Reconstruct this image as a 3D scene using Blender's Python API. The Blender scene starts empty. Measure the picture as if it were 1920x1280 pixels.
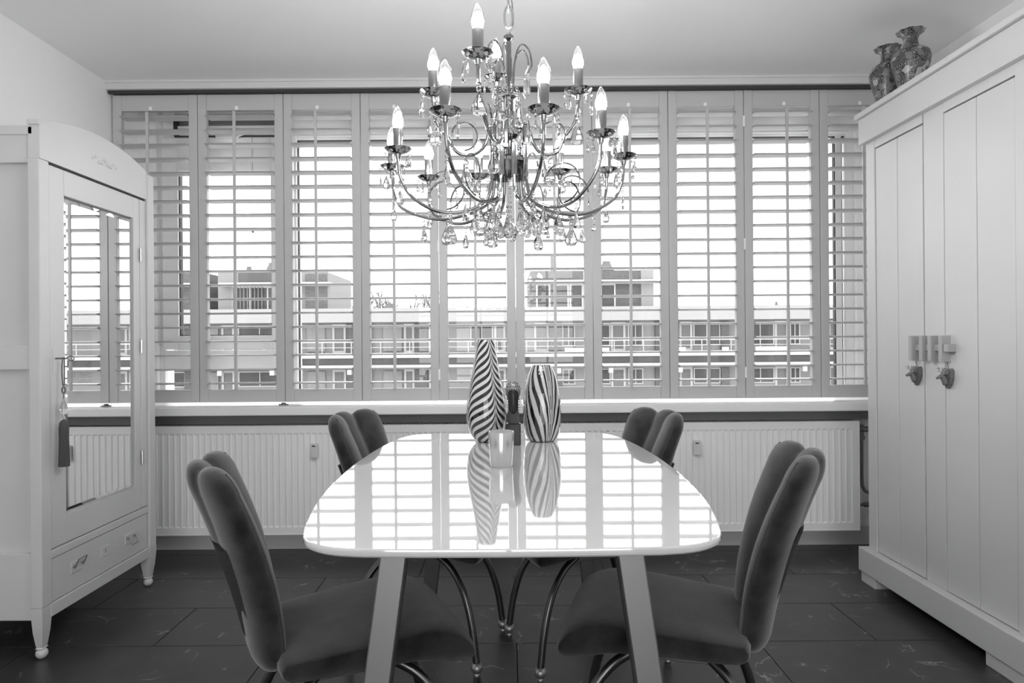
import bpy, bmesh, math, random
from mathutils import Vector, Matrix
random.seed(7)
PI = math.pi
S = bpy.context.scene
COL = S.collection

# ------------------------------------------------------------------ camera
cam_d = bpy.data.cameras.new('camera'); cam = bpy.data.objects.new('camera', cam_d); COL.objects.link(cam)
cam_d.lens = 24; cam_d.sensor_width = 36; cam_d.sensor_fit = 'HORIZONTAL'
cam_d.shift_x = 12 / 1920; cam_d.shift_y = -2 / 1920
cam_d.clip_start = 0.02; cam_d.clip_end = 400
cam.matrix_world = Matrix.Translation((0, 0, 1.144)) @ Matrix.Rotation(PI / 2, 4, 'X') @ Matrix.Rotation(math.radians(-0.45), 4, 'Z')
S.camera = cam

# ------------------------------------------------------------------ world, daylight, exposure
W = bpy.data.worlds.new('overcast_sky'); S.world = W; W.use_nodes = True
bg = W.node_tree.nodes['Background']; bg.inputs[0].default_value = (1, 1, 1, 1); bg.inputs[1].default_value = 3.3

def area(name, loc, rot, sx, sy, power, portal=False):
    d = bpy.data.lights.new(name, 'AREA'); d.shape = 'RECTANGLE'; d.size = sx; d.size_y = sy; d.energy = power
    o = bpy.data.objects.new(name, d); COL.objects.link(o); o.location = loc; o.rotation_euler = rot
    if portal: d.cycles.is_portal = True
    return o
area('window_portal', (0, 4.16, 1.62), (-PI / 2, 0, 0), 4.1, 1.76, 1, True)
area('added_window_portal', (0, -3.68, 1.28), (PI / 2, 0, 0), 3.0, 2.25, 1, True)  # samples sky light through the added rear glazing

S.view_settings.view_transform = 'Standard'; S.view_settings.look = 'None'
S.view_settings.gamma = 1; S.view_settings.use_curve_mapping = False; S.view_settings.exposure = 0.45
cy = S.cycles
cy.use_denoising = True; cy.max_bounces = 10; cy.diffuse_bounces = 5; cy.glossy_bounces = 5
cy.transmission_bounces = 8; cy.transparent_max_bounces = 12
cy.caustics_reflective = False; cy.caustics_refractive = False; cy.sample_clamp_indirect = 6

# ------------------------------------------------------------------ materials (the photograph is black and white)
MATS = {}
def g3(v): return (v, v, v, 1)
def mat(name, v=0.8, rough=0.5, metal=0.0, ior=1.5, coat=0.0, sheen=0.0, noise=None, bump=None, spec=0.5):
    m = bpy.data.materials.new(name); m.use_nodes = True; MATS[name] = m
    nt = m.node_tree; b = nt.nodes['Principled BSDF']
    b.inputs['Base Color'].default_value = g3(v); b.inputs['Roughness'].default_value = rough
    b.inputs['Metallic'].default_value = metal; b.inputs['IOR'].default_value = ior
    b.inputs['Coat Weight'].default_value = coat; b.inputs['Sheen Weight'].default_value = sheen
    b.inputs['Specular IOR Level'].default_value = spec
    if noise or bump:
        tc = nt.nodes.new('ShaderNodeTexCoord')
    if noise:
        scale, lo, hi = noise
        n = nt.nodes.new('ShaderNodeTexNoise'); n.inputs['Scale'].default_value = scale; n.inputs['Detail'].default_value = 5
        nt.links.new(tc.outputs['Object'], n.inputs['Vector'])
        r = nt.nodes.new('ShaderNodeValToRGB'); r.color_ramp.elements[0].position = .3; r.color_ramp.elements[1].position = .7
        r.color_ramp.elements[0].color = g3(lo); r.color_ramp.elements[1].color = g3(hi)
        nt.links.new(n.outputs['Fac'], r.inputs['Fac']); nt.links.new(r.outputs['Color'], b.inputs['Base Color'])
    if bump:
        scale, st = bump
        n2 = nt.nodes.new('ShaderNodeTexNoise'); n2.inputs['Scale'].default_value = scale; n2.inputs['Detail'].default_value = 3
        nt.links.new(tc.outputs['Object'], n2.inputs['Vector'])
        bp = nt.nodes.new('ShaderNodeBump'); bp.inputs['Strength'].default_value = st; bp.inputs['Distance'].default_value = .002
        nt.links.new(n2.outputs['Fac'], bp.inputs['Height']); nt.links.new(bp.outputs['Normal'], b.inputs['Normal'])
    return m
mat('wall', .9, .8, bump=(60, .15)); mat('ceiling', .90, .85)
mat('white_paint', .63, .32, noise=(3, .615, .645)); mat('trim_white', .68, .4)
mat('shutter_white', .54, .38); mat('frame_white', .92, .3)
mat('gasket', .04, .6); mat('dark_gap', .05, .8)
mat('radiator_white', .93, .35); mat('painted_shade', .22, .5)  # dark grey here paints in shade under the sill and behind planks
mat('pipe_grey', .22, .35, metal=.7); mat('brass', .3, .3, metal=.8)
mat('grout', .022, .8)
mat('table_white', .86, .03, coat=1.0, ior=1.6, spec=.8)
mat('leg_metal', .21, .38, metal=.75); mat('rail_metal', .2, .45, metal=.6)
mat('chair_leg', .13, .25, metal=.9); mat('chrome', .36, .09, metal=1.0); mat('ball_steel', .42, .38, metal=.8); mat('sleeve_metal', .33, .22, metal=1.0); mat('chrome_bright', .85, .1, metal=1.0); mat('figurine_silver', .30, .25, metal=.8); mat('satin_steel', .6, .25, metal=1.0)
mat('velvet', .05, .9, sheen=.55, noise=(16, .010, .044), bump=(420, .5), spec=.1)
mat('velvet_seam', .05, .9); mat('back_panel', .03, .6)
mat('mirror', .93, .0, metal=1.0)
mat('silver_glass', .62, .14, metal=.5)
mat('figurine_dark', .014, .3, coat=.1, spec=.3); 
mat('pewter', .18, .35, metal=.5); mat('deer', .16, .5); mat('cord', .12, .7); mat('tassel', .075, .8, bump=(120, .6))
mat('latch_wood', .42, .45)
mat('ext_white', .225, .7); mat('ext_bright', .34, .7); mat('ext_pale', .175, .8); mat('ext_grey', .12, .8); mat('ext_dark', .05, .7)
mat('ext_curtain', .2, .9); mat('ext_glass', .05, .25, spec=.15); mat('ground', .55, .9); mat('bark', .10, .9); mat('ext_chimney', .10, .8)

def glass(name, ior=1.5, tint=1.0, rough=0.0):
    m = bpy.data.materials.new(name); m.use_nodes = True; MATS[name] = m; nt = m.node_tree
    nt.nodes.clear(); o = nt.nodes.new('ShaderNodeOutputMaterial'); b = nt.nodes.new('ShaderNodeBsdfGlass')
    b.inputs['IOR'].default_value = ior; b.inputs['Color'].default_value = g3(tint); b.inputs['Roughness'].default_value = rough
    nt.links.new(b.outputs[0], o.inputs[0])
glass('crystal', 1.58, .97)
def thin_glass(name, refl=.06):
    m = bpy.data.materials.new(name); m.use_nodes = True; MATS[name] = m; nt = m.node_tree
    nt.nodes.clear(); o = nt.nodes.new('ShaderNodeOutputMaterial'); mx = nt.nodes.new('ShaderNodeMixShader')
    t = nt.nodes.new('ShaderNodeBsdfTransparent'); g = nt.nodes.new('ShaderNodeBsdfGlossy'); g.inputs['Roughness'].default_value = 0
    lw = nt.nodes.new('ShaderNodeLayerWeight'); lw.inputs['Blend'].default_value = .25
    mt = nt.nodes.new('ShaderNodeMath'); mt.operation = 'MULTIPLY_ADD'; mt.inputs[1].default_value = .5; mt.inputs[2].default_value = refl
    nt.links.new(lw.outputs['Fresnel'], mt.inputs[0]); nt.links.new(mt.outputs[0], mx.inputs[0])
    nt.links.new(t.outputs[0], mx.inputs[1]); nt.links.new(g.outputs[0], mx.inputs[2]); nt.links.new(mx.outputs[0], o.inputs[0])
thin_glass('pane_glass', .03); thin_glass('bulb_glass', .10)
def emis(name, s):
    m = bpy.data.materials.new(name); m.use_nodes = True; MATS[name] = m; nt = m.node_tree
    nt.nodes.clear(); o = nt.nodes.new('ShaderNodeOutputMaterial'); e = nt.nodes.new('ShaderNodeEmission')
    e.inputs[1].default_value = s; nt.links.new(e.outputs[0], o.inputs[0])
emis('filament', 255.0)

def N(nt, typ, **kw):
    n = nt.nodes.new(typ)
    for k, v in kw.items(): setattr(n, k, v)
    return n
def math_node(nt, op, a, b=None, c=None):
    n = N(nt, 'ShaderNodeMath', operation=op)
    for i, x in enumerate((a, b, c)):
        if x is None: continue
        if isinstance(x, (int, float)): n.inputs[i].default_value = x
        else: nt.links.new(x, n.inputs[i])
    return n.outputs[0]
def tile_material():
    m = mat('floor_tile', .03, .33, spec=.5); nt = m.node_tree; b = nt.nodes['Principled BSDF']
    geo = N(nt, 'ShaderNodeNewGeometry'); oi = N(nt, 'ShaderNodeObjectInfo')
    off = N(nt, 'ShaderNodeVectorMath', operation='ADD'); nt.links.new(geo.outputs['Position'], off.inputs[0])
    sc = N(nt, 'ShaderNodeVectorMath', operation='SCALE'); sc.inputs[0].default_value = (13, 7, 5); nt.links.new(oi.outputs['Random'], sc.inputs['Scale'])
    nt.links.new(sc.outputs[0], off.inputs[1])
    n1 = N(nt, 'ShaderNodeTexNoise'); n1.inputs['Scale'].default_value = 4.5; n1.inputs['Detail'].default_value = 5; n1.inputs['Distortion'].default_value = .5
    nt.links.new(off.outputs[0], n1.inputs['Vector'])
    d = math_node(nt, 'ABSOLUTE', math_node(nt, 'SUBTRACT', n1.outputs['Fac'], .5))
    vein = math_node(nt, 'SUBTRACT', 1.0, math_node(nt, 'MULTIPLY', d, 110)); 
    vein = math_node(nt, 'MAXIMUM', vein, 0.0)
    n2 = N(nt, 'ShaderNodeTexNoise'); n2.inputs['Scale'].default_value = 9.0; nt.links.new(off.outputs[0], n2.inputs['Vector'])
    mask = math_node(nt, 'MAXIMUM', math_node(nt, 'MULTIPLY', math_node(nt, 'SUBTRACT', n2.outputs['Fac'], .545), 9), 0.0)
    mask = math_node(nt, 'MINIMUM', mask, 1.0)
    v = math_node(nt, 'MULTIPLY', vein, mask)
    n3 = N(nt, 'ShaderNodeTexNoise'); n3.inputs['Scale'].default_value = 9; n3.inputs['Detail'].default_value = 6; nt.links.new(off.outputs[0], n3.inputs['Vector'])
    base = math_node(nt, 'MULTIPLY_ADD', n3.outputs['Fac'], .036, .027)
    tot = math_node(nt, 'MULTIPLY_ADD', v, .30, base)
    cmb = N(nt, 'ShaderNodeCombineColor'); 
    for i in range(3): nt.links.new(tot, cmb.inputs[i])
    nt.links.new(cmb.outputs[0], b.inputs['Base Color'])
tile_material()
def zebra(name, freq, B, n, th0, thr, zoff=0.0, light=.56):
    m = mat(name, .8, .08, coat=.6); nt = m.node_tree; b = nt.nodes['Principled BSDF']
    tc = N(nt, 'ShaderNodeTexCoord'); sp = N(nt, 'ShaderNodeSeparateXYZ'); nt.links.new(tc.outputs['Object'], sp.inputs[0])
    ang = math_node(nt, 'ARCTAN2', sp.outputs[1], sp.outputs[0])
    ns = N(nt, 'ShaderNodeTexNoise'); ns.inputs['Scale'].default_value = 9; nt.links.new(tc.outputs['Object'], ns.inputs['Vector'])
    wob = math_node(nt, 'MULTIPLY', math_node(nt, 'SUBTRACT', ns.outputs['Fac'], .5), .25)
    a = math_node(nt, 'MULTIPLY', math_node(nt, 'ADD', math_node(nt, 'SUBTRACT', ang, th0), wob), n / 2)
    t = math_node(nt, 'ABSOLUTE', math_node(nt, 'TANGENT', a))
    t = math_node(nt, 'MINIMUM', math_node(nt, 'MAXIMUM', t, .012), 80.0)
    ln = math_node(nt, 'LOGARITHM', t, math.e)
    ph = math_node(nt, 'MULTIPLY_ADD', ln, B, math_node(nt, 'MULTIPLY', sp.outputs[2], freq))
    s = math_node(nt, 'SINE', math_node(nt, 'MULTIPLY_ADD', ph, 2 * PI, zoff))
    k = math_node(nt, 'MINIMUM', math_node(nt, 'MAXIMUM', math_node(nt, 'MULTIPLY_ADD', s, 6.0, -thr * 6), 0.0), 1.0)
    tot = math_node(nt, 'MULTIPLY_ADD', k, light - .012, .012)
    cmb = N(nt, 'ShaderNodeCombineColor')
    for i in range(3): nt.links.new(tot, cmb.inputs[i])
    nt.links.new(cmb.outputs[0], b.inputs['Base Color'])
zebra('zebra_feather', 33.0, .62, 2, -PI / 2 + .50, -.05)
zebra('zebra_fan', 9.5, .95, 2, .42, -.15, 1.0)
def satsuma():
    m = mat('satsuma', .3, .3); nt = m.node_tree; b = nt.nodes['Principled BSDF']
    tc = N(nt, 'ShaderNodeTexCoord')
    v1 = N(nt, 'ShaderNodeTexVoronoi'); v1.inputs['Scale'].default_value = 46; nt.links.new(tc.outputs['Object'], v1.inputs['Vector'])
    v2 = N(nt, 'ShaderNodeTexVoronoi'); v2.inputs['Scale'].default_value = 230; nt.links.new(tc.outputs['Object'], v2.inputs['Vector'])
    sep = N(nt, 'ShaderNodeSeparateColor'); nt.links.new(v1.outputs['Color'], sep.inputs[0])
    r = N(nt, 'ShaderNodeValToRGB'); r.color_ramp.interpolation = 'CONSTANT'
    e = r.color_ramp.elements; e[0].color = g3(.025); e[1].position = .35; e[1].color = g3(.08)
    x = e.new(.62); x.color = g3(.18); x = e.new(.86); x.color = g3(.36)
    nt.links.new(sep.outputs[0], r.inputs['Fac'])
    dots = math_node(nt, 'LESS_THAN', v2.outputs['Distance'], .33)
    dk = math_node(nt, 'LESS_THAN', sep.outputs[0], .5)
    f = math_node(nt, 'MULTIPLY', dots, dk)
    mx = N(nt, 'ShaderNodeMix', data_type='RGBA'); nt.links.new(f, mx.inputs[0]); nt.links.new(r.outputs[0], mx.inputs[6]); mx.inputs[7].default_value = g3(.42)
    nt.links.new(mx.outputs[2], b.inputs['Base Color'])
satsuma()
def brick_mat():
    m = mat('ext_brick', .2, .85); nt = m.node_tree; b = nt.nodes['Principled BSDF']
    tc = N(nt, 'ShaderNodeTexCoord'); mp = N(nt, 'ShaderNodeMapping'); mp.inputs['Rotation'].default_value = (PI / 2, 0, 0)
    nt.links.new(tc.outputs['Object'], mp.inputs[0])
    br = N(nt, 'ShaderNodeTexBrick'); br.inputs['Scale'].default_value = 3.2; br.inputs['Color1'].default_value = g3(.05); br.inputs['Color2'].default_value = g3(.075); br.inputs['Mortar'].default_value = g3(.14)
    nt.links.new(mp.outputs[0], br.inputs['Vector']); nt.links.new(br.outputs['Color'], b.inputs['Base Color'])
brick_mat()

# ------------------------------------------------------------------ mesh helpers
class MB:
    def __init__(s): s.v = []; s.f = []
    def add(s, vs, fs):
        o = len(s.v); s.v += [tuple(v) for v in vs]; s.f += [tuple(i + o for i in f) for f in fs]; return s
    def box(s, x0, x1, y0, y1, z0, z1, bev=0.0):
        if bev <= 0:
            return s.add([(x0, y0, z0), (x1, y0, z0), (x1, y1, z0), (x0, y1, z0), (x0, y0, z1), (x1, y0, z1), (x1, y1, z1), (x0, y1, z1)],
                         [(0, 3, 2, 1), (4, 5, 6, 7), (0, 1, 5, 4), (1, 2, 6, 5), (2, 3, 7, 6), (3, 0, 4, 7)])
        bm = bmesh.new(); bmesh.ops.create_cube(bm, size=1)
        for v in bm.verts: v.co = Vector(((x0 + x1) / 2 + v.co.x * (x1 - x0), (y0 + y1) / 2 + v.co.y * (y1 - y0), (z0 + z1) / 2 + v.co.z * (z1 - z0)))
        bev = min(bev, .45 * min(x1 - x0, y1 - y0, z1 - z0))
        bmesh.ops.bevel(bm, geom=bm.edges[:], offset=bev, segments=2, affect='EDGES', profile=.6)
        return s.bm(bm)
    def bm(s, bm, M=None):
        bm.verts.ensure_lookup_table(); bm.verts.index_update()
        vs = [(M @ v.co if M else v.co.copy()) for v in bm.verts]
        fs = [[v.index for v in f.verts] for f in bm.faces]; bm.free(); return s.add(vs, fs)
    def tube(s, pts, r, n=10, closed=False, rr=None):
        pts = [Vector(p) for p in pts]; L = len(pts); vs = []; fs = []; up = None
        for i, p in enumerate(pts):
            a = pts[(i - 1) % L] if (closed or i > 0) else p; b = pts[(i + 1) % L] if (closed or i < L - 1) else p
            t = (b - a).normalized()
            if up is None: up = Vector((0, 0, 1)) if abs(t.z) < .9 else Vector((1, 0, 0))
            x = t.cross(up)
            if x.length < 1e-6: x = t.orthogonal()
            x.normalize(); y = x.cross(t).normalized(); up = y
            q = rr[i] if rr else r
            for k in range(n):
                c = 2 * PI * k / n; vs.append(p + x * math.cos(c) * q + y * math.sin(c) * q)
        for i in range(L if closed else L - 1):
            j = (i + 1) % L
            for k in range(n):
                k2 = (k + 1) % n; fs.append((i * n + k, i * n + k2, j * n + k2, j * n + k))
        if not closed:
            fs.append(tuple(range(n))[::-1]); fs.append(tuple((L - 1) * n + k for k in range(n)))
        return s.add(vs, fs)
    def lathe(s, prof, n=32, c=(0, 0, 0), sx=1, sy=1, mod=None):
        vs = []; fs = []; m = len(prof)
        for i, (r, z) in enumerate(prof):
            for k in range(n):
                a = 2 * PI * k / n; q = r * (mod(a, i) if mod else 1)
                vs.append((c[0] + q * math.cos(a) * sx, c[1] + q * math.sin(a) * sy, c[2] + z))
        for i in range(m - 1):
            for k in range(n):
                k2 = (k + 1) % n; fs.append((i * n + k, i * n + k2, (i + 1) * n + k2, (i + 1) * n + k))
        if prof[0][0] > 1e-5: fs.append(tuple(range(n))[::-1])
        if prof[-1][0] > 1e-5: fs.append(tuple((m - 1) * n + k for k in range(n)))
        return s.add(vs, fs)
    def sphere(s, c, r, n=16, m=10, sz=1):
        return s.lathe([(max(1e-6, r * math.sin(PI * i / m)), -r * sz * math.cos(PI * i / m)) for i in range(m + 1)], n, c)
    def prism(s, poly, axis, a, b):
        n = len(poly)
        def P(p, t): return (t, p[0], p[1]) if axis == 'x' else ((p[0], t, p[1]) if axis == 'y' else (p[0], p[1], t))
        vs = [P(p, a) for p in poly] + [P(p, b) for p in poly]
        fs = [tuple(range(n))[::-1], tuple(range(n, 2 * n))] + [(i, (i + 1) % n, n + (i + 1) % n, n + i) for i in range(n)]
        return s.add(vs, fs)
    def mesh(s, name, smooth=False, angle=40):
        me = bpy.data.meshes.new(name); me.from_pydata(s.v, [], s.f); me.update()
        bm = bmesh.new(); bm.from_mesh(me); bmesh.ops.recalc_face_normals(bm, faces=bm.faces); bm.to_mesh(me); bm.free()
        if smooth:
            me.shade_smooth()
            if angle: me.set_sharp_from_angle(angle=math.radians(angle))
        return me
    def obj(s, name, m, parent=None, smooth=False, angle=40, loc=None):
        return link(name, s.mesh(name, smooth, angle), m, parent, loc)
def link(name, me, m=None, parent=None, loc=None):
    if m is not None and not me.materials: me.materials.append(MATS[m])
    o = bpy.data.objects.new(name, me); COL.objects.link(o)
    if parent is not None: o.parent = parent
    if loc is not None: o.location = loc
    return o
def tag(o, label, cat, group=None):
    o['label'] = label; o['category'] = cat
    if group: o['group'] = group
    return o
def struct(o, label=None):
    o['kind'] = 'structure'
    if label: o['label'] = label
    return o
def thing(name, loc, label, cat, group=None, rz=0):
    o = bpy.data.objects.new(name, None); COL.objects.link(o); o.location = loc; o.rotation_euler = (0, 0, rz); o.empty_display_size = .1
    return tag(o, label, cat, group)
def smoothpath(pts, n=6):
    pts = [Vector(p) for p in pts]; out = []
    P = [pts[0] * 2 - pts[1]] + pts + [pts[-1] * 2 - pts[-2]]
    for i in range(1, len(P) - 2):
        for k in range(n):
            t = k / n; a, b, c, d = P[i - 1], P[i], P[i + 1], P[i + 2]
            out.append(.5 * ((2 * b) + (c - a) * t + (2 * a - 5 * b + 4 * c - d) * t * t + (3 * b - a - 3 * c + d) * t ** 3))
    out.append(pts[-1]); return out
def rel(o, x, y, z): return (x - o.location.x, y - o.location.y, z - o.location.z)
def local_mb(): return MB()

# ------------------------------------------------------------------ room shell
XL, XR, YB, YR, ZC = -2.15, 2.16, 3.79, -3.6, 2.56
floor = struct(MB().box(XL - .1, XR + .1, YR - .1, 4.2, -.15, -.004).obj('floor', 'grout'), 'dark marbled tile floor')
TW, TD, G = .912, .3665, .0035
tile_me = MB().box(-TW / 2 + G / 2, TW / 2 - G / 2, -TD / 2 + G / 2, TD / 2 - G / 2, -.012, 0, .0012).mesh('tile')
def tile_piece(x0, x1, y0, y1): return MB().box(x0 + G / 2, x1 - G / 2, y0 + G / 2, y1 - G / 2, -.012, 0, .0012)
row = 0; y = 3.313 + TD * 2
while y > YR:
    y0 = y - TD
    xs = (-.88 if row % 2 == 0 else -.43)
    x = xs - TW * 3
    while x < XR:
        a, b, c, d = max(x, XL), min(x + TW, XR), max(y0, YR), min(y, YB)
        if b - a > .02 and d - c > .02:
            if b - a > TW - .001 and d - c > TD - .001: link('tile', tile_me, 'floor_tile', floor, ((a + b) / 2, (c + d) / 2, 0))
            else: tile_piece(a, b, c, d).obj('tile', 'floor_tile', floor)
        x += TW
    y = y0; row += 1
struct(MB().box(XL - .1, XR + .1, YR - .1, 4.2, ZC, ZC + .15).obj('ceiling', 'ceiling'), 'plain white ceiling')
struct(MB().box(XL - .15, XL, YR - .1, 4.2, -.004, ZC).obj('wall_left', 'wall'), 'white wall behind the mirrored wardrobe')
struct(MB().box(XR, XR + .15, YR - .1, 4.2, -.004, ZC).obj('wall_right', 'wall'), 'white wall behind the plank wardrobe')
WX0, WX1 = -2.04, 2.06
wb = MB().box(XL, XR, YB, 4.2, -.004, .755)
wb.box(XL, WX0, 4.0, 4.2, .755, ZC); wb.box(WX1, XR, 4.0, 4.2, .755, ZC)
wb.box(WX0, -1.25, 4.0, 4.2, 2.505, ZC); wb.box(-1.25, WX1, 4.0, 4.2, 2.35, ZC)
struct(wb.obj('wall_back', 'wall'), 'white window wall above and below the windows')
wr = MB().box(XL, XR, YR - .1, YR, -.004, .12).box(XL, XR, YR - .1, YR, 2.45, ZC).box(XL, -1.55, YR - .1, YR, .12, 2.45).box(1.55, XR, YR - .1, YR, .12, 2.45)
struct(wr.obj('wall_rear', 'wall'), 'white wall behind the viewer with an opening added for fill daylight')
struct(MB().box(XL, XR, YB - .014, YB, 0, .105, .003).obj('baseboard_back', 'trim_white'), 'plain white skirting below the radiators')
struct(MB().box(XL, XL + .014, YR, YB - .014, 0, .1, .003).obj('baseboard_left', 'trim_white'))
struct(MB().box(XR - .014, XR, YR, YB - .014, 0, .1, .003).obj('baseboard_right', 'trim_white'))
struct(MB().box(XL, XR, 3.68, 4.0, 2.515, ZC).obj('trim_1', 'trim_white'), 'flat white fascia between ceiling and shutters')
struct(MB().box(XL, XR, 3.672, 3.68, 2.548, ZC).obj('trim_2', 'trim_white'), 'thin cornice strip under the ceiling')
tr = MB().box(XL + .005, XR - .005, 3.70, 3.716, 2.499, 2.515).box(XL + .005, XR - .005, 3.77, 3.786, 2.499, 2.515).box(XL + .005, XR - .005, 3.716, 3.77, 2.510, 2.515)
struct(tr.obj('trim_3', 'dark_gap'), 'dark sliding track above the shutters')
struct(MB().box(XL, XR, 3.60, 4.0, .757, .804, .006).obj('window_sill', 'frame_white'), 'long white window sill above the radiators')
struct(MB().box(XL, XR, 3.72, YB, .70, .757).obj('shade_strip', 'painted_shade'), 'dark strip painted as the shade under the window sill')  # dark strip put in for the shade of the recess below the sill

# ------------------------------------------------------------------ window: opening light on the left, wide fixed pane
win = struct(MB().box(WX0, WX1, 4.03, 4.10, .804, .836, .004).box(WX0, WX0 + .03, 4.03, 4.1, .836, 2.50, .004)
             .box(WX1 - .05, WX1, 4.03, 4.1, .836, 2.35, .004).box(-1.285, -1.222, 4.01, 4.1, .836, 2.50, .004)
             .box(-1.222, WX1 - .05, 4.03, 4.1, 2.335, 2.35, .003).obj('window_1', 'frame_white'), 'white framed window wall behind the shutters')
def part_box(parent, name, m, *b, bev=.003): return MB().box(*b, bev).obj(name, m, parent)
part_box(win, 'transom', 'frame_white', -2.01, -1.285, 4.02, 4.1, .992, 1.10)
part_box(win, 'transom', 'frame_white', -2.01, -1.285, 4.02, 4.1, 2.352, 2.40)
sash = MB().box(-2.008, -1.915, 4.0, 4.06, 1.105, 2.345, .004).box(-1.37, -1.29, 4.0, 4.06, 1.105, 2.345, .004).box(-1.915, -1.37, 4.0, 4.06, 1.105, 1.185, .004).box(-1.915, -1.37, 4.0, 4.06, 2.15, 2.345, .004).obj('opening_sash', 'frame_white', win)
for b in ((-1.9165, -1.909, 4.015, 4.05, 1.18, 2.155), (-1.375, -1.369, 4.015, 4.05, 1.18, 2.155), (-1.915, -1.37, 4.015, 4.05, 1.18, 1.19), (-1.915, -1.37, 4.015, 4.05, 2.147, 2.1515)):
    MB().box(*b).obj('gasket', 'gasket', sash)
MB().box(-1.915, -1.37, 4.03, 4.036, 1.185, 2.15).obj('pane', 'pane_glass', sash)
MB().box(-2.01, -1.285, 4.05, 4.056, .836, .992).obj('pane', 'pane_glass', win)
MB().box(-1.222, WX1 - .05, 4.05, 4.056, .836, 2.335).obj('pane', 'pane_glass', win)
for b in ((-1.222, -1.217, 4.035, 4.06, .836, 2.335), (WX1 - .070, WX1 - .064, 4.035, 4.06, .836, 2.335), (-1.222, WX1 - .05, 4.035, 4.06, 2.3305, 2.335), (WX1 - .112, WX1 - .106, 4.035, 4.06, .836, 2.335)):
    MB().box(*b).obj('gasket', 'gasket', win)
part_box(win, 'window_post', 'frame_white', WX1 - .106, WX1 - .070, 4.03, 4.07, .836, 2.335)
vent = MB().box(-2.0, -1.93, 4.0, 4.05, 2.40, 2.50, .003).box(-1.93, -1.29, 4.0, 4.05, 2.40, 2.415, .003).box(-1.93, -1.29, 4.0, 4.05, 2.485, 2.50, .003).box(-1.32, -1.29, 4.0, 4.05, 2.415, 2.485, .003).obj('vent_sash', 'frame_white', win)
MB().box(-1.93, -1.32, 4.02, 4.03, 2.415, 2.485).obj('vent_panel', 'ext_white', vent)
MB().box(-1.935, -1.912, 3.995, 4.02, 2.36, 2.47).obj('gasket', 'gasket', vent)
MB().box(-1.93, -1.29, 3.996, 4.005, 2.349, 2.356).obj('gasket', 'gasket', vent)
MB().box(-1.68, -1.55, 3.97, 3.998, 2.335, 2.352, .003).tube([(-1.56, 3.97, 2.34), (-1.50, 3.96, 2.36), (-1.47, 3.96, 2.375)], .008, 8).obj('opener_arm', 'frame_white', win, True)
MB().tube([(-1.47, 3.985, 2.37), (-1.47, 3.985, 1.80)], .0012, 6).sphere((-1.47, 3.985, 1.79), .008, 8, 6).obj('pull_cord', 'pewter', win, True)
# unseen glazed doors added behind the viewer to let in fill daylight
w2 = struct(MB().box(-1.55, 1.55, YR - .07, YR - .02, .12, .18).box(-1.55, 1.55, YR - .07, YR - .02, 2.39, 2.45).box(-1.55, -1.49, YR - .07, YR - .02, .18, 2.39).box(1.49, 1.55, YR - .07, YR - .02, .18, 2.39).box(-.03, .03, YR - .07, YR - .02, .18, 2.39).obj('added_window', 'frame_white'), 'added wide glazed doors behind the viewer, for fill daylight')
MB().box(-1.49, -.03, YR - .05, YR - .044, .18, 2.39).obj('pane', 'pane_glass', w2); MB().box(.03, 1.49, YR - .05, YR - .044, .18, 2.39).obj('pane', 'pane_glass', w2)

# ------------------------------------------------------------------ shutters
bounds = [-2.138, -1.674, -1.206, -.785, -.362, .057, .479, .896, 1.31, 1.723, 2.15]
rods = [-1.93, -1.46, -1.02, -.60, -.16, .27, .68, 1.10, 1.53, 1.945]
SH_LABEL = ['louvred shutter panel at the left wall, half hidden by the mirrored wardrobe',
            'louvred shutter panel second from left, with the window opener arm behind it',
            'louvred shutter panel third from left, above the far left grey chair',
            'louvred shutter panel fourth from left, at the left rim of the chandelier',
            'louvred shutter panel behind the tall feather-striped vase',
            'louvred shutter panel behind the shorter striped vase',
            'louvred shutter panel at the right rim of the chandelier, seventh from left',
            'louvred shutter panel above the far right grey chair, third from the right end',
            'louvred shutter panel second from the right end of the row',
            'rightmost louvred shutter panel, half hidden by the plank wardrobe']
NSL, Z0, ZP = 20, .921, .0766
YF0, YF1, YC = 3.728, 3.758, 3.744
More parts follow.
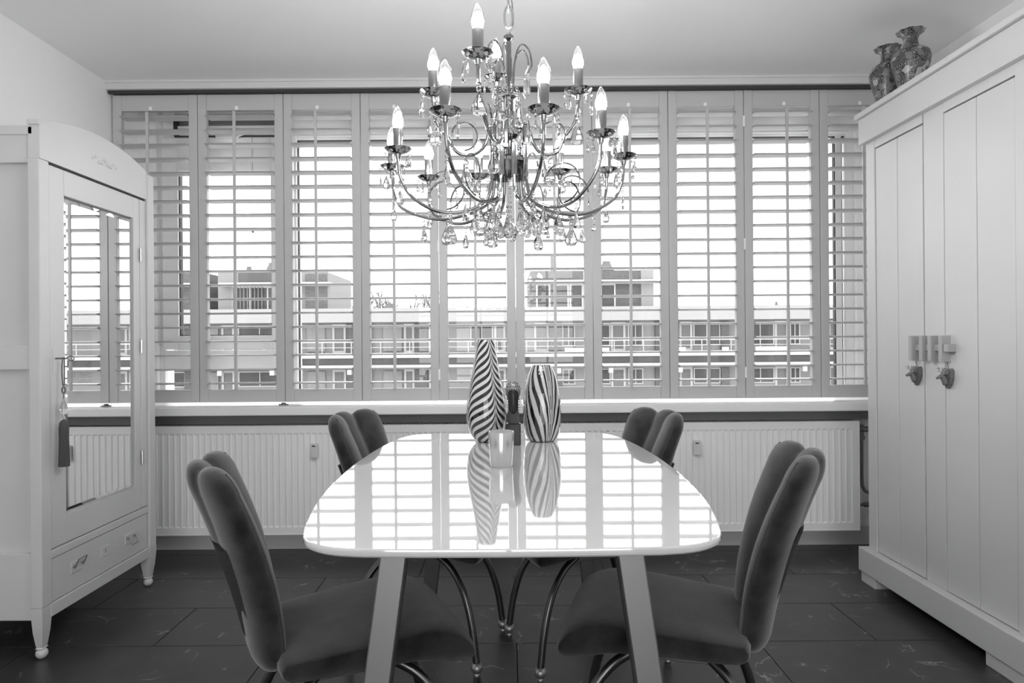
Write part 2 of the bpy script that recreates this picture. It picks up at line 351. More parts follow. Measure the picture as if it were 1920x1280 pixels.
for i in range(10):
    x0, x1 = bounds[i] + .0015, bounds[i + 1] - .0015; xm = (x0 + x1) / 2
    t = thing('shutter_panel', (xm, YC, .818), 'white ' + SH_LABEL[i], 'shutter', 'white louvred shutter panels across the window')
    L = lambda a, b, c, d, e, f, bev=.003: MB().box(a - xm, b - xm, c - YC, d - YC, e - .818, f - .818, bev)
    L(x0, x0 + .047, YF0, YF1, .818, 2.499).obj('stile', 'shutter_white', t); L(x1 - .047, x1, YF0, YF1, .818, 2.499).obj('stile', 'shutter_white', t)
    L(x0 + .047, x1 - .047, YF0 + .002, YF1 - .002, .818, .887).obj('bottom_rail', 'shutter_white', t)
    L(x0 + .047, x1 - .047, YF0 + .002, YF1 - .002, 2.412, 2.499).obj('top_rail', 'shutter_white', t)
    hw = (x1 - x0) / 2 - .0485; n = 12
    sec = [(.0445 * math.copysign(abs(math.cos(2 * PI * k / n)) ** .8, math.cos(2 * PI * k / n)), .0056 * math.sin(2 * PI * k / n)) for k in range(n)]
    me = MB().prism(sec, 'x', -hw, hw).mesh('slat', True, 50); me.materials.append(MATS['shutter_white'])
    for k in range(NSL):
        o = link('slat', me, None, t, (0, .0, Z0 + k * ZP - .818)); o.rotation_euler = (math.radians(random.uniform(-.6, .6) - 1.0), 0, 0)
    rx = rods[i]
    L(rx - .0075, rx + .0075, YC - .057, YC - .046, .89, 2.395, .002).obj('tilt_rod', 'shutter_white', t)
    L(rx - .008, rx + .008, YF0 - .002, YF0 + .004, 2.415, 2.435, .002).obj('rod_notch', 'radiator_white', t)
    if i in (3, 4, 7, 8):
        hx = (x1 if i in (3, 7) else x0)
        if i in (3, 7):
            for hz in (2.33, 1.66, .96):
                L(hx - .004, hx + .006, YF0 - .006, YF0 - .001, hz - .03, hz + .03, .001).obj('hinge', 'frame_white', t)
for bx in (-1.206,):
    MB().lathe([(.026, 0), (.026, .004), (.012, .006), (.012, .012), (.0005, .013)], 20, (bx, 3.70, .8045)).obj('shutter_bolt', 'pewter', bpy.data.objects['window_sill'], True)
for px in (-2.06, -1.25, -1.16, -.50, .78, 1.33):
    MB().lathe([(.006, 0), (.006, .004), (.002, .004), (.002, .012)], 8, (px, 3.743, 2.498)).obj('track_pin', 'gasket', bpy.data.objects['trim_3'])

# ------------------------------------------------------------------ radiators
def radiator(x0, x1, label, meter_x, valve):
    yb, yf, z0, z1 = 3.775, 3.665, .115, .692
    t = thing('panel_radiator', ((x0 + x1) / 2, 3.72, z0), label, 'radiator', 'panel radiators under the window sill')
    ox, oy, oz = t.location
    n = int((x1 - x0 - .05) / .0333); xs0 = x0 + ((x1 - x0) - n * .0333) / 2
    m = MB(); zz = [z0, .15, .158, .648, .656, z1]
    cols = [(x0, 0)]
    for k in range(n):
        a = xs0 + k * .0333
        cols += [(a + .003, 0), (a + .008, 1), (a + .0253, 1), (a + .0303, 0)]
    cols.append((x1, 0))
    vs = []; fs = []
    for (x, d) in cols:
        for j, z in enumerate(zz):
            vs.append((x - ox, yf + (.0042 if (d and 2 <= j <= 3) else 0) - oy, z - oz))
    k = len(zz)
    for i in range(len(cols) - 1):
        for j in range(k - 1): fs.append((i * k + j, (i + 1) * k + j, (i + 1) * k + j + 1, i * k + j + 1))
    m.add(vs, fs)
    m.obj('front_panel', 'radiator_white', t)
    B = lambda a, b, c, d, e, f, bev=.002: MB().box(a - ox, b - ox, c - oy, d - oy, e - oz, f - oz, bev)
    B(x0, x1, yf + .03, yb, z0 + .01, z1 - .03, 0).obj('rear_panel', 'radiator_white', t)
    for a, b in ((x0 - .004, x0), (x1, x1 + .004)): B(a, b, yf - .002, yb, z0 - .004, z1 + .004, .001).obj('side_cover', 'radiator_white', t)
    g = B(x0, x1, yf, yf + .012, z1, z1 + .004, 0); g.v = g.v
    gm = MB()
    gm.box(x0 - ox, x1 - ox, yf - oy, yf + .014 - oy, z1 - oz, z1 + .004 - oz); gm.box(x0 - ox, x1 - ox, yb - .014 - oy, yb - oy, z1 - oz, z1 + .004 - oz)
    q = x0
    while q < x1 - .01:
        gm.box(q - ox, q + .006 - ox, yf + .014 - oy, yb - .014 - oy, z1 - oz, z1 + .003 - oz); q += .013
    go = gm.obj('top_grille', 'radiator_white', t)
    B(x0, x1, yf - .001, yf + .03, z0 - .006, z0 + .002, .001).obj('bottom_edge', 'radiator_white', t)
    for bx in (x0 + .25, x1 - .25): B(bx - .02, bx + .02, yb - .001, 3.789, z0 + .1, z1 - .1, 0).obj('wall_bracket', 'radiator_white', t)
    mt = B(meter_x - .019, meter_x + .019, yf - .026, yf - .001, .525, .60, .004).obj('heat_meter', 'trim_white', t)
    B(meter_x - .012, meter_x + .006, yf - .0275, yf - .0255, .585, .592, 0).obj('display', 'dark_gap', mt)
    if valve:
        z = .645
        V = MB()
        V.tube([rel(t, x1, 3.72, z), rel(t, x1 + .035, 3.72, z)], .011, 10).tube([rel(t, x1 + .008, 3.72, z), rel(t, x1 + .018, 3.72, z)], .015, 6)
        V.sphere(rel(t, x1 + .043, 3.72, z), .019, 12, 8).tube([rel(t, x1 + .043, 3.72, z + .025), rel(t, x1 + .043, 3.72, z - .04)], .013, 8)
        V.tube([rel(t, x1 + .05, 3.72, z), rel(t, x1 + .085, 3.72, z)], .015, 8).tube([rel(t, x1 + .043, 3.72, z - .035), rel(t, x1 + .043, 3.72, z - .055)], .017, 6)
        V.obj('valve', 'pipe_grey', t, True)
        P = smoothpath([rel(t, x1 + .043, 3.72, z - .04), rel(t, x1 + .043, 3.72, z - .15), rel(t, x1 + .043, 3.72, .37), rel(t, x1 + .052, 3.72, .325), rel(t, x1 + .085, 3.72, .30), rel(t, x1 + .22, 3.72, .295)])
        MB().tube(P, .0095, 10).obj('feed_pipe', 'pipe_grey', t, True)
        MB().tube([rel(t, x1, 3.72, .235), rel(t, x1 + .25, 3.72, .235)], .0085, 10).tube([rel(t, x1 + .055, 3.72, .235), rel(t, x1 + .08, 3.72, .235)], .014, 8).obj('return_pipe', 'pipe_grey', t, True)
radiator(-1.98, -.02, 'white ribbed panel radiator under the window, left of the striped vases', -1.025, False)
radiator(.03, 1.892, 'white ribbed panel radiator with grey valve and pipe at its right end', 1.02, True)

# ------------------------------------------------------------------ mirrored wardrobe on the left
mw = thing('mirror_wardrobe', (-1.91, 2.85, 0), 'white painted wardrobe with mirror door, arched top and ball feet', 'wardrobe')
def mwb(a, b, c, d, e, f, bev=.003): return MB().box(a + 1.91, b + 1.91, c - 2.85, d - 2.85, e, f, bev)
FX = -1.68
WH = 'white_paint'
body = mwb(-2.125, -1.70, 2.50, 3.22, .15, 1.90, 0).obj('body', WH, mw)
mwb(-2.13, -1.710, 2.466, 2.50, 1.80, 1.935).obj('side_rail', WH, mw); mwb(-2.13, -1.718, 2.466, 2.50, 1.052, 1.14).obj('side_rail', WH, mw)
mwb(-2.13, -1.718, 2.466, 2.50, .145, .387).obj('side_rail', WH, mw); mwb(-2.13, -1.718, 2.488, 2.50, .387, 1.80, 0).obj('side_panel', WH, mw)
mwb(-2.13, -1.70, 2.46, 3.235, 1.90, 1.93).obj('top_board', WH, mw)
def post(y0, y1, x0, x1, top):
    m = MB(); X0, X1, Y0, Y1 = x0 + 1.91, x1 + 1.91, y0 - 2.85, y1 - 2.85
    m.box(X0, X1, Y0, Y1, .19, top, .004)
    cx, cy, h = (X0 + X1) / 2, (Y0 + Y1) / 2, (X1 - X0) / 2
    hy = (Y1 - Y0) / 2; rings = [(1, .19), (.98, .16), (.82, .10), (.58, .055), (.50, .044), (.62, .040)]
    vs = []; fs = []
    for s, z in rings: vs += [(cx - h * s, cy - hy * s, z), (cx + h * s, cy - hy * s, z), (cx + h * s, cy + hy * s, z), (cx - h * s, cy + hy * s, z)]
    for i in range(len(rings) - 1):
        for k in range(4): fs.append((i * 4 + k, i * 4 + (k + 1) % 4, i * 4 + 4 + (k + 1) % 4, i * 4 + 4 + k))
    fs.append((0, 1, 2, 3)); fs.append(tuple(len(vs) - 4 + k for k in range(4))); m.add(vs, fs)
    o = m.obj('post', WH, mw)
    MB().sphere((cx, cy, .0205), .0205, 16, 10).obj('ball_foot', WH, o, True, None)
post(2.458, 2.512, -1.718, FX + .004, 1.815); mwb(-1.715, FX + .008, 2.452, 2.468, 1.935, 1.952, .002).obj('corner_nub', WH, mw); post(3.195, 3.25, -1.722, FX + .010, 1.935)
post(2.458, 2.512, -2.13, -2.065, 1.93); post(3.192, 3.26, -2.13, -2.065, 1.93)
# arched pediment
arc = []
for k in range(21):
    u = k / 20; yy = 2.460 + u * (3.197 - 2.460); arc.append((yy - 2.85, 1.945 + .058 * (1 - (2 * u - 1) ** 2)))
ped = MB().prism([(2.460 - 2.85, 1.815)] + [(3.197 - 2.85, 1.815)] + arc[::-1], 'x', -1.715 + 1.91, FX + .006 + 1.91).obj('pediment', WH, mw)
om = MB()
for k in range(9):
    u = (k - 4) / 4; om.sphere((FX + .006 + 1.91, 2.86 - 2.85 + u * .085, 1.90 + .012 * math.cos(u * PI * 2.5)), .009 - .003 * abs(u), 8, 6)
om.obj('carved_ornament', WH, mw, True, None)
MB().prism([(2.505 - 2.85, 1.808), (3.195 - 2.85, 1.808), (3.195 - 2.85, 1.815), (2.505 - 2.85, 1.815)], 'x', .20, FX - .004 + 1.91).obj('shadow_gap', 'dark_gap', mw)
door = mwb(-1.705, FX, 2.515, 2.604, .388, 1.806, .003)
for b in ((3.088, 3.137, .388, 1.806), (2.604, 3.088, .388, .494), (2.604, 3.088, 1.71, 1.806)):
    door.box(-1.705 + 1.91, FX + 1.91, b[0] - 2.85, b[1] - 2.85, b[2], b[3], .002)
door = door.obj('door', WH, mw)
mm = MB(); Y0, Y1, ZA, ZB = 2.604 - 2.85, 3.088 - 2.85, .494, 1.71; e = .022
xo, xi = FX - .012 + 1.91, FX - .007 + 1.91
mm.add([(xi, Y0 + e, ZA + e), (xi, Y1 - e, ZA + e), (xi, Y1 - e, ZB - e), (xi, Y0 + e, ZB - e), (xo, Y0, ZA), (xo, Y1, ZA), (xo, Y1, ZB), (xo, Y0, ZB)],
       [(0, 1, 2, 3), (4, 5, 1, 0), (5, 6, 2, 1), (6, 7, 3, 2), (7, 4, 0, 3)])
mm.obj('mirror', 'mirror', door)
mwb(-1.705, FX + .001, 3.141, 3.192, .388, 1.806).obj('fixed_stile', WH, mw)
for hz in (1.55, 1.13, .62): 
    hm = MB().tube([(FX + .006 + 1.91, 3.139 - 2.85, hz - .03), (FX + .006 + 1.91, 3.139 - 2.85, hz + .03)], .005, 8); hm.obj('hinge', 'satin_steel', door, True)
mwb(-1.705, FX + .004, 2.505, 3.192, .354, .384).obj('rail', WH, mw)
mwb(-1.705, FX + .006, 2.505, 3.192, .143, .190).obj('rail', WH, mw)
mwb(-1.705, FX - .01, 2.505, 3.192, .348, .356, 0).obj('shadow_gap', 'dark_gap', mw)
dr = mwb(-1.705, FX - .001, 2.512, 3.188, .193, .351).obj('drawer', WH, mw)
def handle(yc, up):
    mwb(FX - .001, FX + .003, yc - .04, yc + .04, .258, .30, .001).obj('handle_plate', WH, dr)
    h = MB(); zz = .283
    for s in (-1, 1): h.sphere((FX + .008 + 1.91, yc + s * .026 - 2.85, zz), .0055, 8, 6)
    d = .032 if up else -.032
    x = FX + .012 + 1.91
    h.tube([(x, yc - .026 - 2.85, zz), (x + .012, yc - .026 - 2.85, zz + d * .9), (x + .012, yc + .026 - 2.85, zz + d * .9), (x, yc + .026 - 2.85, zz)], .0022, 6)
    h.obj('handle', 'pewter', dr, True, 30)
handle(2.665, True); handle(3.04, False)
mwb(FX - .001, FX + .002, 2.822, 2.882, .258, .30, .001).obj('key_plate', WH, dr)
mwb(FX + .002, FX + .0025, 2.851, 2.854, .272, .288, 0).obj('keyhole', 'dark_gap', dr)
mwb(FX - .001, FX + .002, 2.53, 2.556, 1.035, 1.125, .001).obj('lock_plate', WH, door)
# tassel on the key
kx, ky, kz = FX + .002, 2.545, 1.09
tk = thing('key_tassel', (kx, ky, kz), 'dark grey tassel with crystal hanging from the key of the mirror door', 'tassel')
MB().tube([(0, 0, 0), (.045, 0, 0)], .003, 8).tube([(.045 + .012 * (1 - math.cos(a)), 0, .009 * math.sin(a)) for a in [2 * PI * i / 14 for i in range(14)]], .002, 6, True).obj('key', 'pewter', tk, True)
cx = .03
MB().tube(smoothpath([(cx - .003, 0, .004), (cx - .006, -.002, -.04), (cx - .003, -.002, -.095), (cx, -.002, -.10), (cx + .003, -.002, -.095), (cx + .004, -.002, -.04), (cx + .003, 0, .004)]), .002, 6).obj('cord_loop', 'cord', tk, True)
MB().tube([(cx + .006 * math.sin(2 * PI * k / 14), -.002, -.118 + .012 * math.cos(2 * PI * k / 14)) for k in range(14)], .0024, 6, True).tube([(cx, -.002, -.13), (cx, -.002, -.15)], .0018, 6).obj('ring', 'cord', tk, True)
MB().lathe([(.0005, -.226), (.011, -.206), (.012, -.19), (.0075, -.168), (.002, -.15)], 8, (cx, -.002, 0)).obj('crystal', 'crystal', tk)
tp = [(.0005, -.226), (.009, -.231), (.0145, -.24), (.016, -.262), (.0155, -.30), (.017, -.36), (.018, -.402), (.0005, -.404)]
MB().lathe(tp, 40, (cx, -.002, 0), mod=lambda a, i: 1 + (.05 * math.cos(20 * a) if 2 < i < 7 else 0)).obj('tassel_skirt', 'tassel', tk, True)

# ------------------------------------------------------------------ plank wardrobe on the right
pw = thing('plank_wardrobe', (1.92, 2.69, 0), 'white painted plank wardrobe with two doors, thick crown and sliding latch', 'wardrobe')
def pwb(a, b, c, d, e, f, bev=.003): return MB().box(a - 1.92, b - 1.92, c - 2.69, d - 2.69, e, f, bev)
PXF = 1.70
pwb(1.725, 2.14, 2.19, 3.195, .06, 2.05, 0).obj('body', WH, pw)
pwb(1.672, 2.14, 2.165, 3.222, 2.05, 2.168, .003).obj('crown', WH, pw); pwb(1.655, 2.14, 2.155, 3.23, 2.169, 2.192, .004).obj('top_board', WH, pw)
pwb(1.66, 2.14, 2.165, 3.228, .05, .160, .004).obj('plinth', WH, pw)
for yy in ((3.10, 3.218), (2.175, 2.385)): pwb(1.668, 2.10, yy[0], yy[1], 0, .05, .003).obj('foot', WH, pw)
pwb(PXF - .004, 1.73, 3.130, 3.20, .160, 2.05).obj('post', WH, pw); pwb(PXF - .004, 1.73, 2.185, 2.266, .160, 2.05).obj('post', WH, pw)
pwb(PXF - .002, 1.73, 2.774, 3.130, 2.012, 2.05, .002).obj('frieze_rail', WH, pw); pwb(PXF - .002, 1.73, 2.266, 2.640, 2.012, 2.05, .002).obj('frieze_rail', WH, pw)
pwb(PXF, 1.73, 2.6425, 2.768, .160, 2.05, .003).obj('plank', WH, pw)
pwb(1.718, 1.722, 2.22, 3.18, .17, 2.04, 0).obj('shadow_backing', 'painted_shade', pw)  # dark sheet that paints shade into the gaps between planks
def pdoor(ys):
    d = pwb(1.716, 1.730, ys[0] + .003, ys[-1] - .003, .164, 2.006, 0).obj('door', WH, pw)
    for a, b in zip(ys, ys[1:]): pwb(PXF, 1.716, a + .0013, b - .0013, .163, 2.007, .003).obj('plank', WH, d)
    return d
d1 = pdoor([2.774, 2.953, 3.127]); d2 = pdoor([2.269, 2.457, 2.640])
latch = pwb(1.680, 1.694, 2.59, 2.822, 1.089, 1.114, .002).obj('latch_bar', 'latch_wood', pw)
pwb(1.668, 1.706, 2.575, 2.602, 1.087, 1.117, .003).obj('latch_handle', 'latch_wood', latch)
for yy in (2.607, 2.674, 2.730, 2.800): pwb(1.664, PXF + .001, yy, yy + .021, 1.048, 1.150, .0025).obj('latch_guide', 'latch_wood', latch)
def deer(y, z, label):
    t = thing('deer_ornament', (PXF, y, z), label, 'ornament', 'deer head ornaments hung from the wardrobe latch')
    sh = [(-.026, .028), (-.020, .036), (0, .033), (.020, .036), (.026, .028), (.026, 0), (.018, -.022), (0, -.042), (-.018, -.022), (-.026, 0)]
    MB().prism(sh, 'x', -.016, -.001).obj('plaque', 'deer', t)
    sh2 = [(a * .82, b * .82) for a, b in sh]; MB().prism(sh2, 'x', -.020, -.016).obj('plaque_rim', 'pewter', t)
    hd = MB().tube(smoothpath([(-.012, 0, -.018), (-.022, 0, -.004), (-.032, 0, .006), (-.042, 0, .002), (-.052, 0, -.003)]), .01, 10, rr=None)
    pts = smoothpath([(-.014, 0, -.022), (-.022, 0, -.008), (-.030, 0, .005), (-.041, 0, .003), (-.053, 0, -.002)], 4)
    rr = [(.014 - .0045 * i / 8) if i < 9 else (.0095 - .0055 * (i - 8) / (len(pts) - 9)) for i in range(len(pts))]
    MB().tube(pts, .01, 12, rr=rr).obj('head', 'deer', t, True, None)
    for s in (-1, 1):
        MB().lathe([(.0005, 0), (.004, .006), (.0005, .014)], 8, (-.027, s * .011, .010), sx=.5).obj('ear', 'deer', t, True)
        a = MB().tube(smoothpath([(-.030, s * .005, .012), (-.031, s * .012, .022), (-.034, s * .015, .032), (-.038, s * .011, .040)]), .0016, 6)
        for b0, b1 in (((-.031, s * .012, .022), (-.042, s * .014, .027)), ((-.034, s * .015, .031), (-.045, s * .018, .036)), ((-.032, s * .013, .026), (-.028, s * .022, .036))): a.tube([b0, b1], .0013, 5)
        a.obj('antler', 'latch_wood', t, True)
    MB().tube([(-.008, -.004, .034), (-.012, 0, .067)], .0008, 5).tube([(-.008, .004, .034), (-.012, 0, .067)], .0008, 5).obj('string', 'cord', t)
deer(2.810, .988, 'grey deer head ornament hanging from the far left end of the latch')
deer(2.612, .988, 'grey deer head ornament hanging below the handle end of the latch')

def satvase(x, y, label, rz=0):
    prof = [(.0005, 0), (.042, 0), (.046, .006), (.050, .03), (.062, .08), (.074, .125), (.079, .155), (.074, .178), (.055, .195), (.036, .205), (.0285, .22), (.027, .236), (.033, .254), (.046, .266), (.055, .272), (.056, .275), (.052, .275), (.040, .267), (.026, .254), (.020, .236), (.0005, .225)]
    o = MB().lathe(prof, 48, mod=lambda a, i: 1 + (.045 * math.cos(9 * a) if 13 <= i <= 17 else (.012 * math.cos(6 * a) if 4 <= i <= 8 else 0))).obj('porcelain_vase', 'satsuma', None, True, 60, (x, y, 2.1925))
    o.rotation_euler = (0, 0, rz); tag(o, label, 'vase', 'patterned vases on the plank wardrobe')
satvase(1.765, 2.957, 'patterned grey porcelain vase with fluted rim on the plank wardrobe, the fully visible front one')
satvase(1.760, 3.126, 'patterned grey porcelain vase with fluted rim, the one partly hidden behind its twin', 2.1)

# ------------------------------------------------------------------ dining table
TC = (.010, 2.047)
tb = thing('dining_table', (TC[0], TC[1], 0), 'glossy white boat-shaped dining table on splayed grey metal legs', 'table')
def table_outline(inset=0.0):
    pts = []; hl = .80
    side = [(-.785, .28), (-.774, .335), (-.748, .380), (-.698, .414), (-.56, .445), (-.40, .468), (-.20, .483), (0, .489), (.20, .485), (.40, .472), (.56, .452), (.68, .425), (.75, .39), (.788, .34), (.802, .28)]
    sp = smoothpath([(b, a, 0) for a, b in side], 4)
    R = [(p.x - inset, p.y) for p in sp]
    fr = smoothpath([(-.28, -.785, 0), (-.15, -.790, 0), (0, -.792, 0), (.15, -.790, 0), (.28, -.785, 0)], 3)
    bk = smoothpath([(.28, .802, 0), (.14, .806, 0), (0, .807, 0), (-.14, .806, 0), (-.28, .802, 0)], 3)
    out = [(p.x, p.y) for p in fr[:-1]] + R[:-1] + [(p.x, p.y) for p in bk[:-1]] + [(-x, y) for x, y in R[::-1]][:-1]
    return [(x, y) for x, y in out]
ol = table_outline(); nO = len(ol)
prof = [(.975, .742), (.990, .7435), (.998, .747), (1.0, .752), (1.0, .7555), (.9985, .7585), (.995, .7597), (.990, .760)]
vs = []; fs = []
for s, z in prof: 
    k = 1 - s
    for x, y in ol: vs.append((x * (1 - k * .8), y * (1 - k * .5), z))
for i in range(len(prof) - 1):
    for k in range(nO): fs.append((i * nO + k, i * nO + (k + 1) % nO, (i + 1) * nO + (k + 1) % nO, (i + 1) * nO + k))
fs.append(tuple(range(nO))[::-1]); fs.append(tuple((len(prof) - 1) * nO + k for k in range(nO)))
MB().add(vs, fs).obj('tabletop', 'table_white', tb, True, 3)
def tleg(sx, sy):
    # splayed rectangular leg, foot wide and outward
    m = MB(); top = Vector((sx * .243, sy * .585, .7415)); bot = Vector((sx * .335, sy * .665, 0.0)); vs = []
    for p, w, d in ((bot, .027, .030), (top, .028, .030)):
        for a, b in ((-1, -1), (1, -1), (1, 1), (-1, 1)): vs.append((p.x + a * w, p.y + b * d, p.z))
    bm = bmesh.new(); V = [bm.verts.new(v) for v in vs]
    for f in ((0, 1, 2, 3), (4, 5, 6, 7), (0, 1, 5, 4), (1, 2, 6, 5), (2, 3, 7, 6), (3, 0, 4, 7)): bm.faces.new([V[i] for i in f])
    bmesh.ops.recalc_face_normals(bm, faces=bm.faces); bmesh.ops.bevel(bm, geom=bm.edges[:], offset=.003, segments=1, affect='EDGES')
    m.bm(bm).obj('leg', 'leg_metal', tb)
for sx in (-1, 1):
    for sy in (-1, 1): tleg(sx, sy)
for sy in (-1, 1): MB().box(-.218, .218, sy * .585 - .02, sy * .585 + .02, .712, .7415, .003).obj('cross_rail', 'rail_metal', tb)
for sx in (-1, 1): MB().box(sx * .243 - .015, sx * .243 + .015, -.56, .56, .712, .7415, .003).obj('long_rail', 'rail_metal', tb)

def vasepts(prof, n=5):
    return [(max(.0004, p.x), p.y) for p in smoothpath([(a, b, 0) for a, b in prof], n)]
TZ = .7603
outer = [(.030, 0), (.048, .012), (.066, .042), (.0755, .085), (.0765, .12), (.071, .165), (.061, .22), (.050, .28), (.041, .335), (.034, .386)]
pr = [(.0004, 0)] + vasepts(outer) + [(.0325, .387), (.030, .384)] + [(a - .004, b) for a, b in vasepts(outer)[::-1] if .02 < b < .375] + [(.0004, .012)]
tag(MB().lathe(pr, 64).obj('striped_vase', 'zebra_feather', None, True, 50, (-.076, 2.60, TZ)), 'tall tapering glass vase with black and white feathered stripes', 'vase', 'striped vases on the table')
outer = [(.043, 0), (.056, .008), (.068, .04), (.0725, .09), (.0725, .14), (.067, .19), (.056, .24), (.044, .272), (.036, .288)]
pr = [(.0004, 0)] + vasepts(outer) + [(.0345, .2885), (.032, .286)] + [(a - .004, b) for a, b in vasepts(outer)[::-1] if .02 < b < .28] + [(.0004, .012)]
tag(MB().lathe(pr, 64).obj('striped_vase', 'zebra_fan', None, True, 50, (.137, 2.612, TZ)), 'shorter barrel-shaped vase with black and white diagonal stripes', 'vase', 'striped vases on the table')
# figurine between the vases
fg = thing('figurine', (.026, 2.52, TZ), 'dark glossy head figurine on a block base between the striped vases', 'figurine')
MB().box(-.027, .027, -.024, .024, 0, .078, .003).obj('base_block', 'figurine_dark', fg)
bm = bmesh.new(); bmesh.ops.create_cube(bm, size=1)
for v in bm.verts: v.co = Vector((v.co.x * (.050 if v.co.z < 0 else .040), v.co.y * .04, .078 + (v.co.z + .5) * .05))
bmesh.ops.bevel(bm, geom=bm.edges[:], offset=.005, segments=2, affect='EDGES'); MB().bm(bm).obj('neck', 'figurine_dark', fg, True)
MB().lathe([(.0004, .112), (.014, .114), (.0185, .126), (.0195, .150), (.021, .175), (.0205, .195), (.013, .210), (.0004, .215)], 24, (0, -.008, 0), sy=.95).obj('face', 'figurine_dark', fg, True, None)
hm = MB().lathe([(.0004, .232), (.010, .2305), (.019, .224), (.0255, .211), (.0275, .196), (.0265, .182), (.022, .176), (.0225, .196), (.018, .212), (.0004, .222)], 24, (0, .003, 0), sy=.95)
for i in range(4):
    for k in range(9):
        a = -PI * .5 + (k - 4) * .33; ph = .30 + i * .30
        hm.sphere((.0278 * math.sin(ph) * math.cos(a), .003 + .0265 * math.sin(ph) * math.sin(a), .190 + .042 * math.cos(ph)), .0042, 6, 5)
hm.obj('braided_hair', 'figurine_silver', fg, True, None)
for s in (-1, 1):
    em = MB()
    for k in range(6): em.sphere((s * (.0262 - .0025 * abs(k - 2) / 3), -.004, .176 - k * .0095), .0055 - .0006 * abs(k - 2), 8, 6)
    em.obj('side_curl', 'chrome_bright', fg, True, None)
# candle glass
outer = [(.0004, 0), (.0325, 0), (.034, .003), (.0365, .05), (.0395, .105), (.0385, .107), (.037, .105), (.034, .05), (.031, .012), (.0004, .010)]
cg = tag(MB().lathe(outer, 48).obj('candle_glass', 'silver_glass', None, True, 50, (-.016, 2.087, TZ)), 'small silvery glass candle holder at the middle of the table', 'candle holder')

# ------------------------------------------------------------------ chairs
def remesh(mb, name, vox, it):
    me = mb.mesh(name); o = bpy.data.objects.new('tmp', me); COL.objects.link(o)
    r = o.modifiers.new('r', 'REMESH'); r.mode = 'VOXEL'; r.voxel_size = vox
    s = o.modifiers.new('s', 'SMOOTH'); s.iterations = it; s.factor = .5
    dg = bpy.context.evaluated_depsgraph_get(); out = bpy.data.meshes.new_from_object(o.evaluated_get(dg))
    bpy.data.objects.remove(o); out.name = name; out.shade_smooth(); return out
def back_center(j, u):
    """centre of lobe j at height parameter u (0 bottom .. 1 top of the straight part)"""
    z = .445 + u * (.812 - .445)
    x = -.230 - .060 * u - .058 * u * u + abs(j) * (.010 + .024 * u)
    y = j * (.078 + .038 * u)
    return Vector((x, y, z))
def back_dim(u): return .035 + .006 * math.sin(PI * min(1, max(0, u))), .069 + .010 * u
LROT = .32
bmb = MB()
for j in (-1, 0, 1):
    NU, NA, ND = 18, 24, 8; rings = []
    for i in range(ND): 
        ph = -PI / 2 + (PI / 2) * i / ND; rings.append((0, .052 * math.sin(ph), max(.02, math.cos(ph))))
    for i in range(NU + 1): rings.append((i / NU, 0, 1))
    for i in range(1, ND + 1):
        ph = (PI / 2) * i / ND; rings.append((1, .062 * math.sin(ph), max(.02, math.cos(ph) ** .8)))
    vs = []; fs = []
    for u, dz, sc in rings:
        c = back_center(j, u); d, w = back_dim(u)
        for a in range(NA):
            t = 2 * PI * a / NA; ct, st = math.cos(t), math.sin(t)
            ex, ey = sc * d * math.copysign(abs(ct) ** .85, ct), sc * w * st; ra = j * LROT
            vs.append((c.x - dz * .30 * (1 if dz > 0 else .45) + ex * math.cos(ra) + ey * math.sin(ra), c.y - ex * math.sin(ra) + ey * math.cos(ra), c.z + dz))
    for i in range(len(rings) - 1):
        for a in range(NA):
            b = (a + 1) % NA; fs.append((i * NA + a, i * NA + b, (i + 1) * NA + b, (i + 1) * NA + a))
    fs.append(tuple(range(NA))[::-1]); fs.append(tuple((len(rings) - 1) * NA + k for k in range(NA)))
    bmb.add(vs, fs)
back_me = remesh(bmb, 'backrest', .0075, 5); back_me.materials.append(MATS['velvet'])
# seat
top = [(-.195, .452), (-.14, .458), (-.06, .466), (.02, .475), (.09, .482), (.138, .485), (.186, .476), (.222, .456), (.244, .428), (.250, .408)]
bot = [(.246, .393), (.230, .383), (.175, .387), (.09, .400), (.0, .402), (-.08, .400), (-.15, .398), (-.185, .401), (-.202, .416), (-.205, .434)]
loop = [(p.x, p.y) for p in smoothpath([(a, b, 0) for a, b in top + bot], 3)]
sv = []; sf = []; NV = 18; nl = len(loop)
for i in range(NV + 1):
    v = -1 + 2 * i / NV; y = math.sin(v * PI / 2) * .212
    e = abs(y) / .214; s = (1 - e ** 4.0) ** .42; s = max(s, .12)
    for (x, z) in loop:
        zc = .424 + .015 * min(1, max(0, (x + .2) / .3)) - max(0, (x - .12)) * .28
        yy = y * (1.0 if x > 0 else 1.0 - .10 * (-x / .25))
        sv.append((.01 + (x - .01) * (.93 + .07 * s), yy, zc + (z - zc) * (.58 + .42 * s)))
for i in range(NV):
    for k in range(nl):
        q = (k + 1) % nl; sf.append((i * nl + k, i * nl + q, (i + 1) * nl + q, (i + 1) * nl + k))
sf.append(tuple(range(nl))[::-1]); sf.append(tuple(NV * nl + k for k in range(nl)))
seat_me = MB().add(sv, sf).mesh('seat', True, 80); seat_me.materials.append(MATS['velvet'])
def leg_me(fr, s):
    if fr: P = [(.05, .10 * s, .384), (.12, .135 * s, .345), (.175, .162 * s, .27), (.208, .178 * s, .16), (.225, .185 * s, .045)]
    else: P = [(-.10, .10 * s, .384), (-.16, .135 * s, .337), (-.205, .162 * s, .26), (-.235, .178 * s, .155), (-.25, .185 * s, .045)]
    return MB().tube(smoothpath(P, 5), .0125, 12).mesh('leg', True, 60)
LEGS = {(f, s): leg_me(f, s) for f in (0, 1) for s in (-1, 1)}
BALL = MB().sphere((0, 0, .0300), .0205, 20, 14).lathe([(.0095, 0), (.0105, .0015), (.0105, .008), (.008, .012)], 16).mesh('ball_foot', True, 50)
